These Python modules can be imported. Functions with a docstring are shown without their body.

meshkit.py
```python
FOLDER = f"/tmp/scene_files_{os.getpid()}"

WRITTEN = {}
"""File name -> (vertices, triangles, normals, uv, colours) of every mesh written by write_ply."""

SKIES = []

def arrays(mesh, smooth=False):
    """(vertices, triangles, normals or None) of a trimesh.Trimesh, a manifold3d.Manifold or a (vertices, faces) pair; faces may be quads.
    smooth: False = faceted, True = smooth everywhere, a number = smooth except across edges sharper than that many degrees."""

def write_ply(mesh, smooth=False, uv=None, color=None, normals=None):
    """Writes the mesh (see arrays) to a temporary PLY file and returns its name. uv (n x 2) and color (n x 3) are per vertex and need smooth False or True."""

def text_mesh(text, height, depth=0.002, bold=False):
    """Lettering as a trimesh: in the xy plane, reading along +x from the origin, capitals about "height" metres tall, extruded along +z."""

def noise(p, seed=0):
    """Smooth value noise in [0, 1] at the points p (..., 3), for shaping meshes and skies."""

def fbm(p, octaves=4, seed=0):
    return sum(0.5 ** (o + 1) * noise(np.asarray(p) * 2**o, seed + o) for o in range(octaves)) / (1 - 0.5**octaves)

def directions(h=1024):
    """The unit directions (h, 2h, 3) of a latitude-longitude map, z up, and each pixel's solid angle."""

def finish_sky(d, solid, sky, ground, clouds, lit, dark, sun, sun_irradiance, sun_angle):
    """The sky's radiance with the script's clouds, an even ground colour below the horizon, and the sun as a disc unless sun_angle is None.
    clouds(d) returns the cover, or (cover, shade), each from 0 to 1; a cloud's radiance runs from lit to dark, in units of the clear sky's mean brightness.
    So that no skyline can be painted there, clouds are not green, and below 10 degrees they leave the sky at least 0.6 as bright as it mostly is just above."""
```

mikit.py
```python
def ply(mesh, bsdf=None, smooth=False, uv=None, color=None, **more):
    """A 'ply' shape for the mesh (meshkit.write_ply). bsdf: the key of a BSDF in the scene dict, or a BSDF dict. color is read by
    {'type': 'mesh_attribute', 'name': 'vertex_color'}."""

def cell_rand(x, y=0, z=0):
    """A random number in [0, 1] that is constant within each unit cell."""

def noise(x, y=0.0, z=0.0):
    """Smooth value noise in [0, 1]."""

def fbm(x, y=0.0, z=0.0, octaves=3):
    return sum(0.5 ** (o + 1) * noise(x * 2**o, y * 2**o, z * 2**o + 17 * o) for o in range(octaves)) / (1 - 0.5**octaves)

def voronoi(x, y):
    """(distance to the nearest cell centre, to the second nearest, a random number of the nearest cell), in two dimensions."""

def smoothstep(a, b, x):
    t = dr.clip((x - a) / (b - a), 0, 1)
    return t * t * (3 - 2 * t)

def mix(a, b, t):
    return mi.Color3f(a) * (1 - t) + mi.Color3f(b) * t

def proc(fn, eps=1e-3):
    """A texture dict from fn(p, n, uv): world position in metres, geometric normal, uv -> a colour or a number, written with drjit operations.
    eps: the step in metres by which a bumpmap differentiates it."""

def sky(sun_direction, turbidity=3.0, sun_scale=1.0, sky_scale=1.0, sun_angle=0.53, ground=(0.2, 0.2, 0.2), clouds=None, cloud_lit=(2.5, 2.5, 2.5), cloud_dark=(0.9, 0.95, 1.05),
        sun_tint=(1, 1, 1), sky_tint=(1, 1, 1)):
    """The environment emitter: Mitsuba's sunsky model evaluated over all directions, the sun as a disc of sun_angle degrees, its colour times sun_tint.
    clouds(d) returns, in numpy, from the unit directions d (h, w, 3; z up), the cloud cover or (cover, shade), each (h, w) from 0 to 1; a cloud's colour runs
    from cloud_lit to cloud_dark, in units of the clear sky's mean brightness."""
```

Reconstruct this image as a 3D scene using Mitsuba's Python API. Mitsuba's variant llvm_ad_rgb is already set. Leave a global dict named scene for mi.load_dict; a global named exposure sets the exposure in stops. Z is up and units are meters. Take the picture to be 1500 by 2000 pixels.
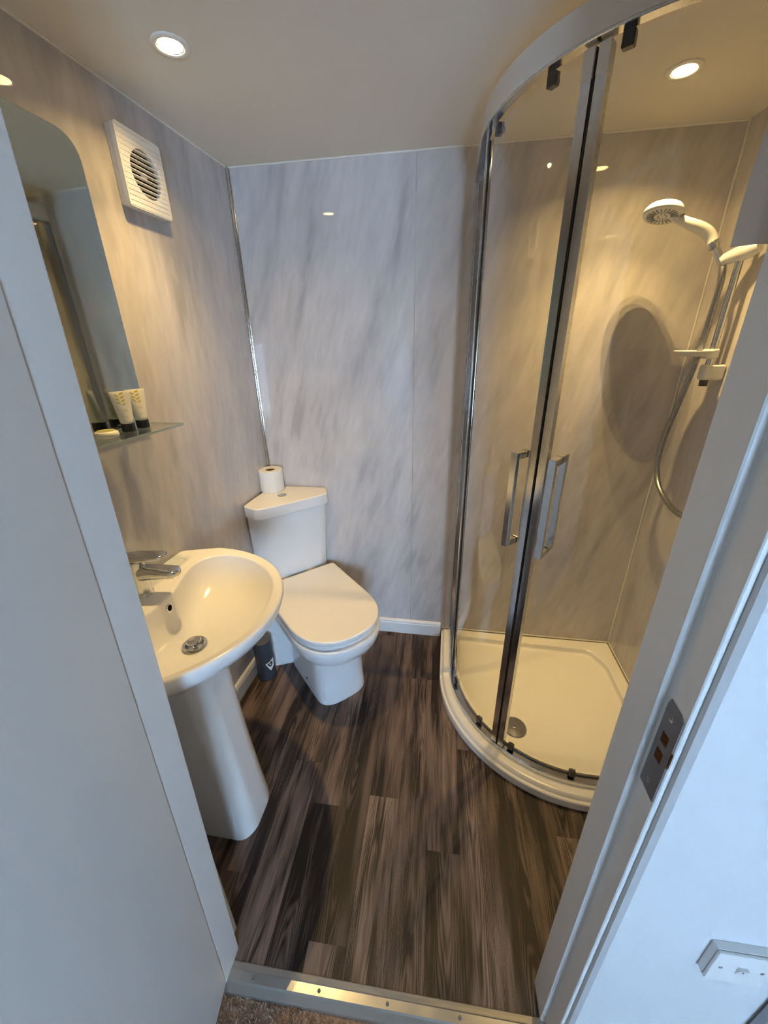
import math, random
import numpy as np, trimesh, shapely
import shapely.geometry as sg, shapely.ops as so
import drjit as dr, mitsuba as mi
import mikit, meshkit
from mikit import fbm, noise, cell_rand, smoothstep, mix, voronoi
T4 = mi.ScalarTransform4f
random.seed(4); rng = np.random.default_rng(4)
scene, labels = {'type': 'scene'}, {}

# ------------------------------------------------------------------ camera, light, exposure
CAM = dict(pos=(0.8826, 0.0, 1.5188), yaw=-0.1642, pitch=0.4084, roll=0.0176, f=756.2)
exposure = 0.0
LAMP_NARROW, LAMP_WIDE = 2.45, 0.86   # the spot points inside a downlight: main beam and wide spill
LAMP_DISC = 40.0         # glowing lamp face
LAMP_RGB = np.array([1.0, 0.675, 0.26])
DAY = 42.5                # luminous window behind the camera, to the right
DAY_RGB = np.array([0.52, 0.80, 1.18])


def camera():
    cy, sy = math.cos(CAM['yaw']), math.sin(CAM['yaw']); cp, sp = math.cos(CAM['pitch']), math.sin(CAM['pitch'])
    f = np.array([sy*cp, cy*cp, -sp]); r = np.array([cy, -sy, 0]); d = np.cross(f, r)
    c, s = math.cos(CAM['roll']), math.sin(CAM['roll'])
    up = -(d*c - r*s)
    o = np.array(CAM['pos'])
    return {'type': 'perspective', 'fov': math.degrees(2*math.atan(750/CAM['f'])), 'fov_axis': 'x', 'near_clip': 0.02, 'far_clip': 50,
            'to_world': T4().look_at(origin=o.tolist(), target=(o+f).tolist(), up=up.tolist())}


scene['camera'] = camera()

# ------------------------------------------------------------------ dimensions and frames
W, D, H = 1.7794, 1.7666, 2.15
AL = 0.0453              # the left wall leans off square by this
CQ, RQ = np.array([1.435, 1.455]), 0.47   # shower quadrant: centre and glass radius


def frame(o, e1, e2):
    m = np.eye(4); m[:2, 0] = e1; m[:2, 1] = e2; m[:len(o), 3] = o; return m


LW = frame((0, D), (-math.sin(AL), -math.cos(AL)), (math.cos(AL), -math.sin(AL)))      # (along wall to the front, off the wall, z)
FA = 0.03
FW = frame((0.372, 0.40), (math.cos(FA), math.sin(FA)), (-math.sin(FA), math.cos(FA)))  # front wall: (to the right, into the bathroom, z)
TA, TN = (0.695, -0.719), (0.719, 0.695)
TF = frame((0.0+0.004, D+0.004), TA, TN)                                               # toilet: (out of the corner, sideways, z)


def xf(mesh, m):
    mesh = mesh.copy(); mesh.apply_transform(m); return mesh


# ------------------------------------------------------------------ mesh helpers
def box(x0, x1, y0, y1, z0, z1, c=0.0):
    if c <= 0:
        return trimesh.creation.box(bounds=[[x0, y0, z0], [x1, y1, z1]])
    p = []
    for sx in (0, 1):
        for sy in (0, 1):
            for sz in (0, 1):
                q = np.array([(x0, x1)[sx], (y0, y1)[sy], (z0, z1)[sz]], float)
                s = np.array([1-2*sx, 1-2*sy, 1-2*sz])*c
                for k in range(3):
                    a = q + s; a[k] = q[k]; p.append(a)
    return trimesh.convex.convex_hull(np.array(p))


def rings_mesh(rings, cap0=True, cap1=True, closed=True):
    rings = [np.asarray(r, float) for r in rings]; n = len(rings[0]); v = np.vstack(rings); f = []
    m = n if closed else n-1
    for k in range(len(rings)-1):
        i = np.arange(m); j = (i+1) % n
        a, b, c, d = k*n+i, k*n+j, (k+1)*n+j, (k+1)*n+i
        f += [np.stack([a, b, c], 1), np.stack([a, c, d], 1)]
    f = np.vstack(f)
    extra = []
    if cap0:
        v = np.vstack([v, rings[0].mean(0)]); c0 = len(v)-1; i = np.arange(n); extra.append(np.stack([np.full(n, c0), (i+1) % n, i], 1))
    if cap1:
        v = np.vstack([v, rings[-1].mean(0)]); c1 = len(v)-1; i = np.arange(n)+(len(rings)-1)*n; extra.append(np.stack([np.full(n, c1), i, (np.arange(n)+1) % n+(len(rings)-1)*n], 1))
    return trimesh.Trimesh(v, np.vstack([f]+extra), process=False)


def lathe(profile, n=40, o=(0, 0, 0)):
    a = np.linspace(0, 2*np.pi, n, endpoint=False)
    rings = [np.stack([r*np.cos(a), r*np.sin(a), np.full(n, z)], 1)+np.asarray(o) for r, z in profile]
    return rings_mesh(rings, profile[0][0] > 1e-6, profile[-1][0] > 1e-6)


def tube(pts, r, n=12, res=None, cap=True):
    p = np.asarray(pts, float)
    if res:
        from scipy.interpolate import CubicSpline
        t = np.r_[0, np.cumsum(np.linalg.norm(np.diff(p, axis=0), axis=1))]
        p = CubicSpline(t, p)(np.linspace(0, t[-1], res))
    rad = np.full(len(p), r) if np.isscalar(r) else np.interp(np.linspace(0, 1, len(p)), np.linspace(0, 1, len(r)), r)
    d = np.gradient(p, axis=0); d /= np.linalg.norm(d, axis=1, keepdims=True)
    u = np.cross(d[0], [0.31, 0.27, 0.9]); u /= np.linalg.norm(u); a = np.linspace(0, 2*np.pi, n, endpoint=False); rings = []
    for i in range(len(p)):
        u = u-d[i]*(u@d[i]); u /= np.linalg.norm(u); w = np.cross(d[i], u)
        rings.append(p[i]+rad[i]*(np.cos(a)[:, None]*u+np.sin(a)[:, None]*w))
    return rings_mesh(rings, cap, cap)


def extr(poly, z0, z1):
    m = trimesh.creation.extrude_polygon(poly, z1-z0); m.apply_translation([0, 0, z0]); return m


def inset(pts, c):
    p = np.asarray(pts, float); a = p-np.roll(p, 1, 0); b = np.roll(p, -1, 0)-p
    na = np.stack([-a[:, 1], a[:, 0]], 1)/np.linalg.norm(a, axis=1, keepdims=True)
    nb = np.stack([-b[:, 1], b[:, 0]], 1)/np.linalg.norm(b, axis=1, keepdims=True)
    n = na+nb; n /= np.maximum((n*na).sum(1, keepdims=True), 0.3)
    return p+c*n


def slab(pts, z0, z1, c=0.004, k=3, bottom=True):
    """A counter-clockwise outline made into a slab with rounded edges."""
    R = []
    if bottom:
        for i in range(k+1):
            t = math.pi/2*i/k; R.append((c*(1-math.sin(t)), z0+c*(1-math.cos(t))))
    else:
        R.append((0, z0))
    for i in range(k+1):
        t = math.pi/2*i/k; R.append((c*(1-math.cos(t)), z1-c*(1-math.sin(t))))
    return rings_mesh([np.c_[inset(pts, d), np.full(len(pts), z)] for d, z in R])


def dshape(s0, s1, hw, L, n=48, p=2.2, rb=0.02):
    """Counter-clockwise D outline: straight back at s0, parallel sides, round front over length L to s1."""
    a = np.linspace(-np.pi/2, np.pi/2, n)
    x = s1-L+L*np.sign(np.cos(a))*np.abs(np.cos(a))**(2/p); y = hw*np.sign(np.sin(a))*np.abs(np.sin(a))**(2/p)
    fr = np.c_[x, y]
    b = np.linspace(0, np.pi/2, 6)
    tl = np.c_[s0+rb-rb*np.sin(b), hw-rb+rb*np.cos(b)]
    bl = np.c_[s0+rb-rb*np.cos(b), -hw+rb-rb*np.sin(b)]
    mid = np.c_[np.full(5, s0), np.linspace(hw-rb, -hw+rb, 7)[1:-1]]
    return np.vstack([fr[:-1], fr[-1:], tl, mid, bl])


def polygon_round(pts, r, n=6):
    """Round the corners of a counter-clockwise polygon; r a number or one per corner."""
    p = np.asarray(pts, float); out = []
    rr = np.full(len(p), r) if np.isscalar(r) else r
    for i in range(len(p)):
        a, b, c = p[i-1], p[i], p[(i+1) % len(p)]
        u = (a-b)/np.linalg.norm(a-b); v = (c-b)/np.linalg.norm(c-b)
        if rr[i] <= 0:
            out.append(b[None]); continue
        t = np.linspace(0, 1, n)[:, None]; k = min(rr[i], 0.45*np.linalg.norm(a-b), 0.45*np.linalg.norm(c-b))
        out.append((1-t)**2*(b+u*k)+2*t*(1-t)*b+t**2*(b+v*k))
    return np.vstack(out)


def cat(*ms):
    return trimesh.util.concatenate([m for m in ms])


used = {}


def numbered(k):
    if k not in used:
        used[k] = 0; return k
    used[k] += 1; return f'{k}_{used[k]:03d}'


def obj(name, mesh, bsdf, parent=None, smooth=40, label=None, category=None, group=None, kind=None, m=None, **kw):
    key = numbered((parent+'__' if parent else '')+name)
    if m is not None:
        mesh = xf(mesh, m)
    scene[key] = mikit.ply(mesh, bsdf, smooth=smooth, **kw)
    tag(key, label, category, group, kind)
    return key


def tag(key, label=None, category=None, group=None, kind=None):
    e = {k: v for k, v in dict(label=label, category=category, group=group, kind=kind).items() if v}
    if e:
        labels[key] = {**labels.get(key, {}), **e}


def thing(name, label, category, group=None):
    k = numbered(name); tag(k, label, category, group); return k


def struct(name, mesh, bsdf, label=None, smooth=False, **kw):
    return obj(name, mesh, bsdf, None, smooth, label, None, None, 'structure', **kw)


# ------------------------------------------------------------------ materials
def V(p): return p.x, p.y, p.z


def marble(p, n, uv):
    u = dr.select(dr.abs(n.x) > 0.6, p.y*1.0+7.3, p.x)
    v = p.z
    lean = dr.select(dr.abs(n.x) > 0.6, 0.05, 0.26)
    s = u-lean*v+0.05*fbm(u*3, v*2, 5.0)
    big = fbm(s*5.5, v*1.5, 1.0, octaves=3)
    mid = fbm(s*19, v*4.2, 2.0, octaves=4)
    fine = fbm(s*60, v*16, 3.0, octaves=3)
    t = dr.clip(0.10+0.95*smoothstep(0.34, 0.76, 0.5*big+0.5*mid), 0, 1)
    vein = smoothstep(0.58, 0.80, mid)*smoothstep(0.42, 0.66, noise(u*6, v*2.6, 9.0))
    c = mix((0.60, 0.56, 0.54), (0.455, 0.43, 0.42), t)
    c = c*(0.91+0.18*fine)
    c = mix(c, (0.33, 0.31, 0.305), 0.34*vein)
    return c


def plank(p, n, uv):
    k = dr.floor(uv.x/10.0)
    q = dr.floor(uv.y/100.0)
    u, v = uv.x-10.0*k, uv.y-100.0*q-20.0
    tone = q/8.0
    wob = 0.010*(fbm(u*5+k*2.1, v*3.1+k*1.3, 2.0, octaves=2)-0.5)
    uw = u+wob
    warp = fbm(u*20+k*3.1, v*4.0+k*7.7, 1.0, octaves=3)
    cx = 0.053+0.055*(cell_rand(k, 5.0)-0.5)
    ring = (uw-cx)*(uw-cx)*3800+4.5*warp-v*(26.0*cell_rand(k, 8.0)-13.0)
    rr = dr.abs(ring-dr.floor(ring)-0.5)*2
    lines = smoothstep(0.10, 0.95, rr)
    fib = fbm(uw*55+k*5, v*4.6, 3.0, octaves=3)
    fine = fbm(uw*300+k*5, v*16, 6.0, octaves=2)
    cloud = fbm(u*15+k*1.7, v*3.2+k*2.9, 7.0, octaves=3)
    fig = smoothstep(0.34, 0.60, fbm(u*12+k*2.3, v*2.4+k*4.1, 9.0, octaves=2))
    t = dr.clip(0.55*(lines-0.45)*fig+1.35*(fib-0.5)+1.6*(cloud-0.5)+0.55*(fine-0.5)+0.40, 0, 1)
    c = mix((0.026, 0.0185, 0.0160), (0.215, 0.152, 0.124), t)
    c = c*(0.48+0.92*tone)
    return c


def carpet_col(p, n, uv):
    f = fbm(p.x*300, p.y*300, p.z*300, octaves=3); g = noise(p.x*120, p.y*120, p.z*60)
    return mix((0.22, 0.145, 0.10), (0.50, 0.35, 0.255), dr.clip(1.3*f+0.4*g-0.4, 0, 1))


def white_wall(p, n, uv):
    return mix((0.74, 0.75, 0.75), (0.80, 0.80, 0.80), fbm(p.x*3, p.y*3, p.z*3))


def ceil_col(p, n, uv):
    return mix((0.68, 0.645, 0.575), (0.73, 0.695, 0.62), fbm(p.x*4, p.y*4, p.z*4))


def gloss_paint(p, n, uv):
    return mix((0.77, 0.77, 0.755), (0.82, 0.82, 0.80), fbm(p.x*6, p.y*6, p.z*2.5))


def brushed(p, n, uv):
    return 0.22+0.14*noise(p.x*30, p.y*30, p.z*900)


def rust(p, n, uv):
    return mix((0.04, 0.018, 0.010), (0.16, 0.065, 0.025), fbm(p.x*200, p.y*200, p.z*160))


def tube_print(p, n, uv):
    # uv: x -1..1 across the front, y 0..1 up; printed leaves near the top and lines of small text
    x, y = uv.x, uv.y
    c = mi.Color3f(0.80, 0.78, 0.68)
    leaf = mi.Float(0)
    for k in range(7):
        cy = 0.58+0.055*k; sx = 0.38 if k % 2 else -0.30
        dx, dy = (x-0.1-sx*0.65), (y-cy-0.02)
        q = dr.square(dx*1.0+dy*1.2*(1 if k % 2 else -1))*18+dr.square(dy-dx*0.16*(1 if k % 2 else -1))*900
        leaf = dr.maximum(leaf, smoothstep(1.3, 0.7, q))
    c = mix(c, mix((0.50, 0.40, 0.06), (0.62, 0.56, 0.20), noise(x*6, y*20)), leaf*smoothstep(0.55, 0.6, y))
    for yy, h, hw in ((0.42, 0.012, 0.42), (0.385, 0.010, 0.34), (0.22, 0.018, 0.20)):
        ln = smoothstep(h, h*0.6, dr.abs(y-yy))*smoothstep(hw, hw-0.03, dr.abs(x-0.05))*smoothstep(0.3, 0.5, noise(x*40, yy*50))
        c = mix(c, (0.42, 0.33, 0.22), 0.7*ln)
    return c


def mat(name, d):
    scene[name] = {'type': 'twosided', 'bsdf': d} if d['type'] in ('principled', 'plastic', 'roughplastic', 'diffuse', 'roughconductor', 'conductor') else d


def rgb(*c): return {'type': 'rgb', 'value': list(c)}


def plastic(c, a=None, **k):
    d = {'type': 'plastic' if a is None else 'roughplastic', 'diffuse_reflectance': c, 'nonlinear': False, **k}
    if a is not None:
        d['alpha'] = a
    return d


mat('marble_panel', plastic(mikit.proc(marble)))
mat('floor_planks', plastic(mikit.proc(plank), 0.2, specular_reflectance=0.45))
mat('sub_floor', {'type': 'diffuse', 'reflectance': rgb(0.03, 0.024, 0.02)})
mat('carpet_pile', {'type': 'diffuse', 'reflectance': mikit.proc(carpet_col)})
mat('wall_paint', plastic(mikit.proc(white_wall), 0.3))
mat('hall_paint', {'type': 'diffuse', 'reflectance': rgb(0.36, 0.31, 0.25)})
mat('ceiling_paint', {'type': 'diffuse', 'reflectance': mikit.proc(ceil_col)})
mat('trim_paint', plastic(mikit.proc(gloss_paint), 0.16))
mat('ceramic', plastic(rgb(0.83, 0.82, 0.80), 0.045))
mat('acrylic', plastic(rgb(0.88, 0.86, 0.80), 0.06))
mat('white_plastic', plastic(rgb(0.78, 0.78, 0.76), 0.12))
mat('seat_plastic', plastic(rgb(0.80, 0.79, 0.77), 0.07))
mat('chrome', {'type': 'roughconductor', 'material': 'none', 'alpha': 0.035, 'specular_reflectance': rgb(0.66, 0.67, 0.69)})
mat('satin_metal', {'type': 'roughconductor', 'material': 'none', 'alpha': 0.16, 'specular_reflectance': rgb(0.56, 0.57, 0.59)})
mat('header_metal', plastic(rgb(0.80, 0.79, 0.76), 0.15))
mat('aluminium', {'type': 'principled', 'base_color': rgb(0.40, 0.39, 0.37), 'metallic': 0.75, 'roughness': mikit.proc(brushed)})
mat('mirror_silver', {'type': 'conductor', 'material': 'none', 'specular_reflectance': rgb(0.55, 0.58, 0.51)})
mat('dark_plastic', plastic(rgb(0.035, 0.030, 0.027), 0.12))
mat('black_rubber', plastic(rgb(0.012, 0.012, 0.013), 0.3))
mat('dark_void', {'type': 'diffuse', 'reflectance': rgb(0.012, 0.010, 0.009)})
mat('steel_plate', {'type': 'principled', 'base_color': rgb(0.20, 0.19, 0.19), 'metallic': 0.5, 'roughness': 0.42})
mat('rusty', {'type': 'diffuse', 'reflectance': mikit.proc(rust)})
mat('pot_grey', plastic(rgb(0.055, 0.060, 0.070), 0.25))
mat('pot_lid', plastic(rgb(0.075, 0.072, 0.068), 0.25))
mat('paper', {'type': 'diffuse', 'reflectance': rgb(0.80, 0.79, 0.76)})
mat('cardboard', {'type': 'diffuse', 'reflectance': rgb(0.16, 0.09, 0.05)})
mat('tube_body', plastic(mikit.proc(tube_print), 0.15))
mat('cream', plastic(rgb(0.80, 0.76, 0.62), 0.2))
mat('gold_label', plastic(rgb(0.48, 0.44, 0.16), 0.2))
mat('towel_cloth', {'type': 'diffuse', 'reflectance': rgb(0.84, 0.85, 0.87)})
mat('nozzle_grey', plastic(rgb(0.28, 0.28, 0.28), 0.2))
mat('seal_white', plastic(rgb(0.78, 0.76, 0.70), 0.2))
mat('grey_frame', plastic(rgb(0.34, 0.35, 0.36), 0.2))
mat('print_blue', plastic(rgb(0.10, 0.13, 0.22), 0.2))
mat('fabric_room', {'type': 'diffuse', 'reflectance': rgb(0.62, 0.62, 0.62)})
scene['pane_glass'] = {'type': 'thindielectric', 'int_ior': 1.5, 'specular_transmittance': rgb(0.965, 0.975, 0.96)}
scene['shelf_glass'] = {'type': 'thindielectric', 'int_ior': 1.5, 'specular_transmittance': rgb(0.88, 0.93, 0.91)}
mat('glass_edge', plastic(rgb(0.36, 0.43, 0.39), 0.1))

# ------------------------------------------------------------------ setting: bathroom shell
struct('floor', box(-0.25, W+0.1, 0.372, D+0.1, -0.06, -0.006), 'sub_floor', 'dark wood-effect plank floor of the bathroom')
pw, pa = 0.1065, -0.025
pdir, pnor = np.array([math.sin(pa), math.cos(pa)]), np.array([math.cos(pa), -math.sin(pa)])
base = np.array([0.885, 0.732])     # a joint corner read off the floor
ends = {0: 0.732, 1: 1.091, -1: 1.433, -2: 0.875, -3: 0.48, -4: 0.825, -5: 0.97, -6: 0.60, 2: 1.62, 3: 1.25, 4: 0.825, 5: 1.1}
# tone of the plank nearer than the joint, and of the one beyond it
tones = {0: (2, 6), 1: (6, 3), -1: (5, 7), -2: (8, 3), -3: (5, 1), -4: (2, 5), -5: (6, 3), -6: (3, 5), 2: (4, 3), 3: (3, 5), 4: (6, 3)}
room_poly = sg.Polygon([(-0.10, 0.39), (W, 0.425), (W, D), (0.0, D)])
pk = 0
for col in range(-9, 9):
    e0 = ends.get(col, 0.5+0.37*((col*7) % 5)/5)-base[1]
    for row in range(-3, 4):
        Lp = 1.25
        v0 = e0+row*Lp; v1 = v0+Lp
        pk += 1
        g = 0.0
        q = sg.Polygon([tuple(base+pnor*(col*pw+a)+pdir*b) for a, b in ((g, v0+g), (pw-g, v0+g), (pw-g, v1-g), (g, v1-g))]).intersection(room_poly)
        if q.is_empty or q.area < 2e-4:
            continue
        q = so.orient(q, 1.0)
        pts = np.array(q.exterior.coords)[:-1]
        m = rings_mesh([np.c_[pts, np.full(len(pts), -0.006)], np.c_[pts, np.full(len(pts), -0.0003)], np.c_[inset(pts, 0.0003), np.full(len(pts), 0.0)]], False, True)
        uu = (m.vertices[:, :2]-base)@pnor-col*pw; vv = (m.vertices[:, :2]-base)@pdir
        tn = tones.get(col, (4, 4))[0 if row < 0 else 1]
        obj('plank', m, 'floor_planks', 'floor', False, uv=np.c_[uu+10*pk, vv+20+100*tn])

cut = 0.73
struct('wall_back', box(-0.2, W+0.1, D+0.008, D+0.1, -0.06, H+0.05), 'fabric_room', 'grey marble-effect panelled back wall')
for a, b in ((-0.02, cut-0.0002), (cut+0.0002, W+0.02)):
    obj('panel', box(a, b, D, D+0.01, 0, H, 0.0005), 'marble_panel', 'wall_back', False)
struct('wall_left', box(-0.05, 1.9, -0.1, -0.006, -0.06, H+0.05), 'fabric_room', 'grey marble-effect panelled left wall', m=LW)
obj('panel', box(-0.02, 1.36, -0.008, 0, 0, H, 0.0008), 'marble_panel', 'wall_left', False, m=LW)
struct('wall_right', box(W+0.006, W+0.1, 0.3, D+0.1, -0.06, H+0.05), 'fabric_room', 'grey marble-effect panelled wall inside the shower')
obj('panel', box(W, W+0.008, 0.52, D+0.01, 0, H, 0.0008), 'marble_panel', 'wall_right', False)
struct('ceiling', box(-0.3, W+0.1, 0.38, D+0.1, H, H+0.06), 'ceiling_paint', 'plain off-white bathroom ceiling')
# front wall with the doorway
DH = 2.03
S1 = 0.804               # clear width between the stops
wf = [box(-2.2, -0.012, -0.055, 0.067, -0.05, 2.86), box(S1+0.020, 2.9, -0.055, 0.067, -0.05, 2.86), box(-0.012, S1+0.020, -0.055, 0.067, DH+0.012, 2.86)]
# softly rounded plaster corner of the reveal
struct('wall_front', cat(wf[0], box(S1+0.020, 2.9, -0.055, 0.067, -0.05, 2.86, 0.006), wf[2]), 'wall_paint', 'white painted wall around the doorway seen from the hall', m=FW)


# door lining with stops
def profile(pts, z0, z1, c=0.0025):
    return slab(polygon_round(pts, c, 4), z0, z1, 0.001, 1)


LEAN = np.eye(4); LEAN[1, 2] = 0.037
struct('trim_1', xf(profile([(0.013, 0.030), (-0.013, 0.030), (-0.013, -0.036), (0.013, -0.036)], 0, DH, 0.003), LEAN), 'trim_paint', 'white painted door lining with stop at the left of the doorway', m=FW, smooth=30)
struct('trim_2', profile([(S1, 0.0), (S1+0.012, 0.0), (S1+0.012, -0.042), (S1+0.021, -0.042), (S1+0.021, 0.067), (S1, 0.067)], 0, DH, 0.006), 'trim_paint', 'white painted door lining with stop and rebate at the right of the doorway', m=FW, smooth=30)
struct('trim_3', box(-0.012, S1+0.02, -0.042, 0.067, DH, DH+0.013), 'trim_paint', 'head of the door lining', m=FW)
# chrome trims in the wall corners
struct('trim_4', cat(tube([(0.0045, D-0.0055, 0), (0.0045, D-0.0055, H)], 0.0055, 16), tube([(0.0125, D-0.002, 0), (0.0125, D-0.002, H)], 0.0025, 10)), 'chrome', 'slim chrome corner trim between left and back wall', smooth=30)
struct('trim_5', tube([(W-0.003, D-0.003, 0.055), (W-0.003, D-0.003, H)], 0.0036, 14), 'seal_white', 'slim pale corner trim inside the shower', smooth=30)
struct('trim_6', tube([(0.0, D-0.001, H-0.001), (W, D-0.001, H-0.001)], 0.004, 8), 'seal_white', 'sealant line between back wall and ceiling', smooth=30)
struct('trim_7', tube([(0.0, 0.001, H-0.001), (1.36, 0.001, H-0.001)], 0.004, 8), 'seal_white', 'sealant line between left wall and ceiling', smooth=30, m=LW)


def skirting(L, h=0.088):
    return rings_mesh([np.array([[x, 0, 0], [x, 0.014, 0], [x, 0.014, h-0.022], [x, 0.0115, h-0.016], [x, 0.0125, h-0.010], [x, 0.008, h-0.002], [x, 0.004, h], [x, 0, h]]) for x in L])


struct('baseboard_back', skirting((0.30, 0.9)), 'trim_paint', 'white skirting board under the back wall', m=frame((0, D), (1, 0), (0, -1)), smooth=20)
struct('baseboard_left', skirting((0.39, 1.32)), 'trim_paint', 'white skirting board along the left wall', m=LW, smooth=20)

# ------------------------------------------------------------------ setting: hall behind the camera
HZ, HB = 2.4, -2.5
struct('floor_hall', box(-1.6, 3.0, HB, 0.40, -0.06, -0.008), 'carpet_pile', 'brown carpeted floor of the hall')
n_p = 9000
px = rng.uniform(0.30, 1.15, n_p); py = rng.uniform(0.10, 0.352, n_p)
tv, tf = [], []
for i in range(n_p):
    b = np.array([px[i], py[i], -0.008]); a = rng.uniform(0, 6.28); l = 0.004+rng.uniform(0, 0.005); w = 0.0022
    tip = b+[rng.normal(0, 0.004), rng.normal(0, 0.004), l]
    for k in range(3):
        tv.append(b+[w*math.cos(a+k*2.094), w*math.sin(a+k*2.094), 0])
    tv.append(tip); o = 4*i; tf += [(o, o+1, o+3), (o+1, o+2, o+3), (o+2, o, o+3)]
pv = np.array(tv); pm = trimesh.Trimesh(pv, np.array(tf), process=False)
key = obj('pile', pm, 'carpet_pile', 'floor_hall', False, kind='stuff')
struct('wall_hall_left', box(-1.7, -1.6, HB, 0.6, -0.06, 2.45), 'hall_paint', 'white hall wall at the left behind the camera')
struct('wall_hall_right', box(2.9, 3.0, HB, 0.6, -0.06, 2.45), 'hall_paint', 'white hall wall at the right')
WX0, WX1, WZ0, WZ1 = 1.45, 2.35, 0.45, 1.60
struct('ceiling_hall', box(-1.7, 3.0, HB, 0.38, HZ, HZ+0.06), 'hall_paint', 'hall ceiling')
struct('wall_hall_back', cat(box(-1.7, WX0, HB-0.1, HB, -0.06, HZ), box(WX1, 3.0, HB-0.1, HB, -0.06, HZ), box(WX0, WX1, HB-0.1, HB, -0.06, WZ0), box(WX0, WX1, HB-0.1, HB, WZ1, HZ)), 'hall_paint', 'hall wall with the window, behind the camera')
y0, y1 = HB-0.07, HB-0.02
fr = [box(WX0, WX1, y0, y1, WZ0, WZ0+0.05, 0.004), box(WX0, WX1, y0, y1, WZ1-0.05, WZ1, 0.004), box(WX0, WX0+0.05, y0, y1, WZ0, WZ1, 0.004), box(WX1-0.05, WX1, y0, y1, WZ0, WZ1, 0.004),
      box((WX0+WX1)/2-0.03, (WX0+WX1)/2+0.03, y0, y1, WZ0, WZ1, 0.004)]
struct('window_1', cat(*fr), 'trim_paint', 'white framed hall window letting in daylight')
pane = trimesh.Trimesh([[WX0, y0+0.005, WZ0], [WX1, y0+0.005, WZ0], [WX1, y0+0.005, WZ1], [WX0, y0+0.005, WZ1]], [[0, 2, 1], [0, 3, 2]], process=False)
k = obj('pane', pane, 'white_plastic', 'window_1', False)
scene[k]['emitter'] = {'type': 'area', 'radiance': rgb(*(DAY*DAY_RGB))}
# edge of a grey casing at the lower right of the hall wall
struct('trim_8', box(1.105, 1.20, -0.075, -0.055, 0, 2.05, 0.004), 'grey_frame', 'grey board edge on the hall wall at the lower right', m=FW)

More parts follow.
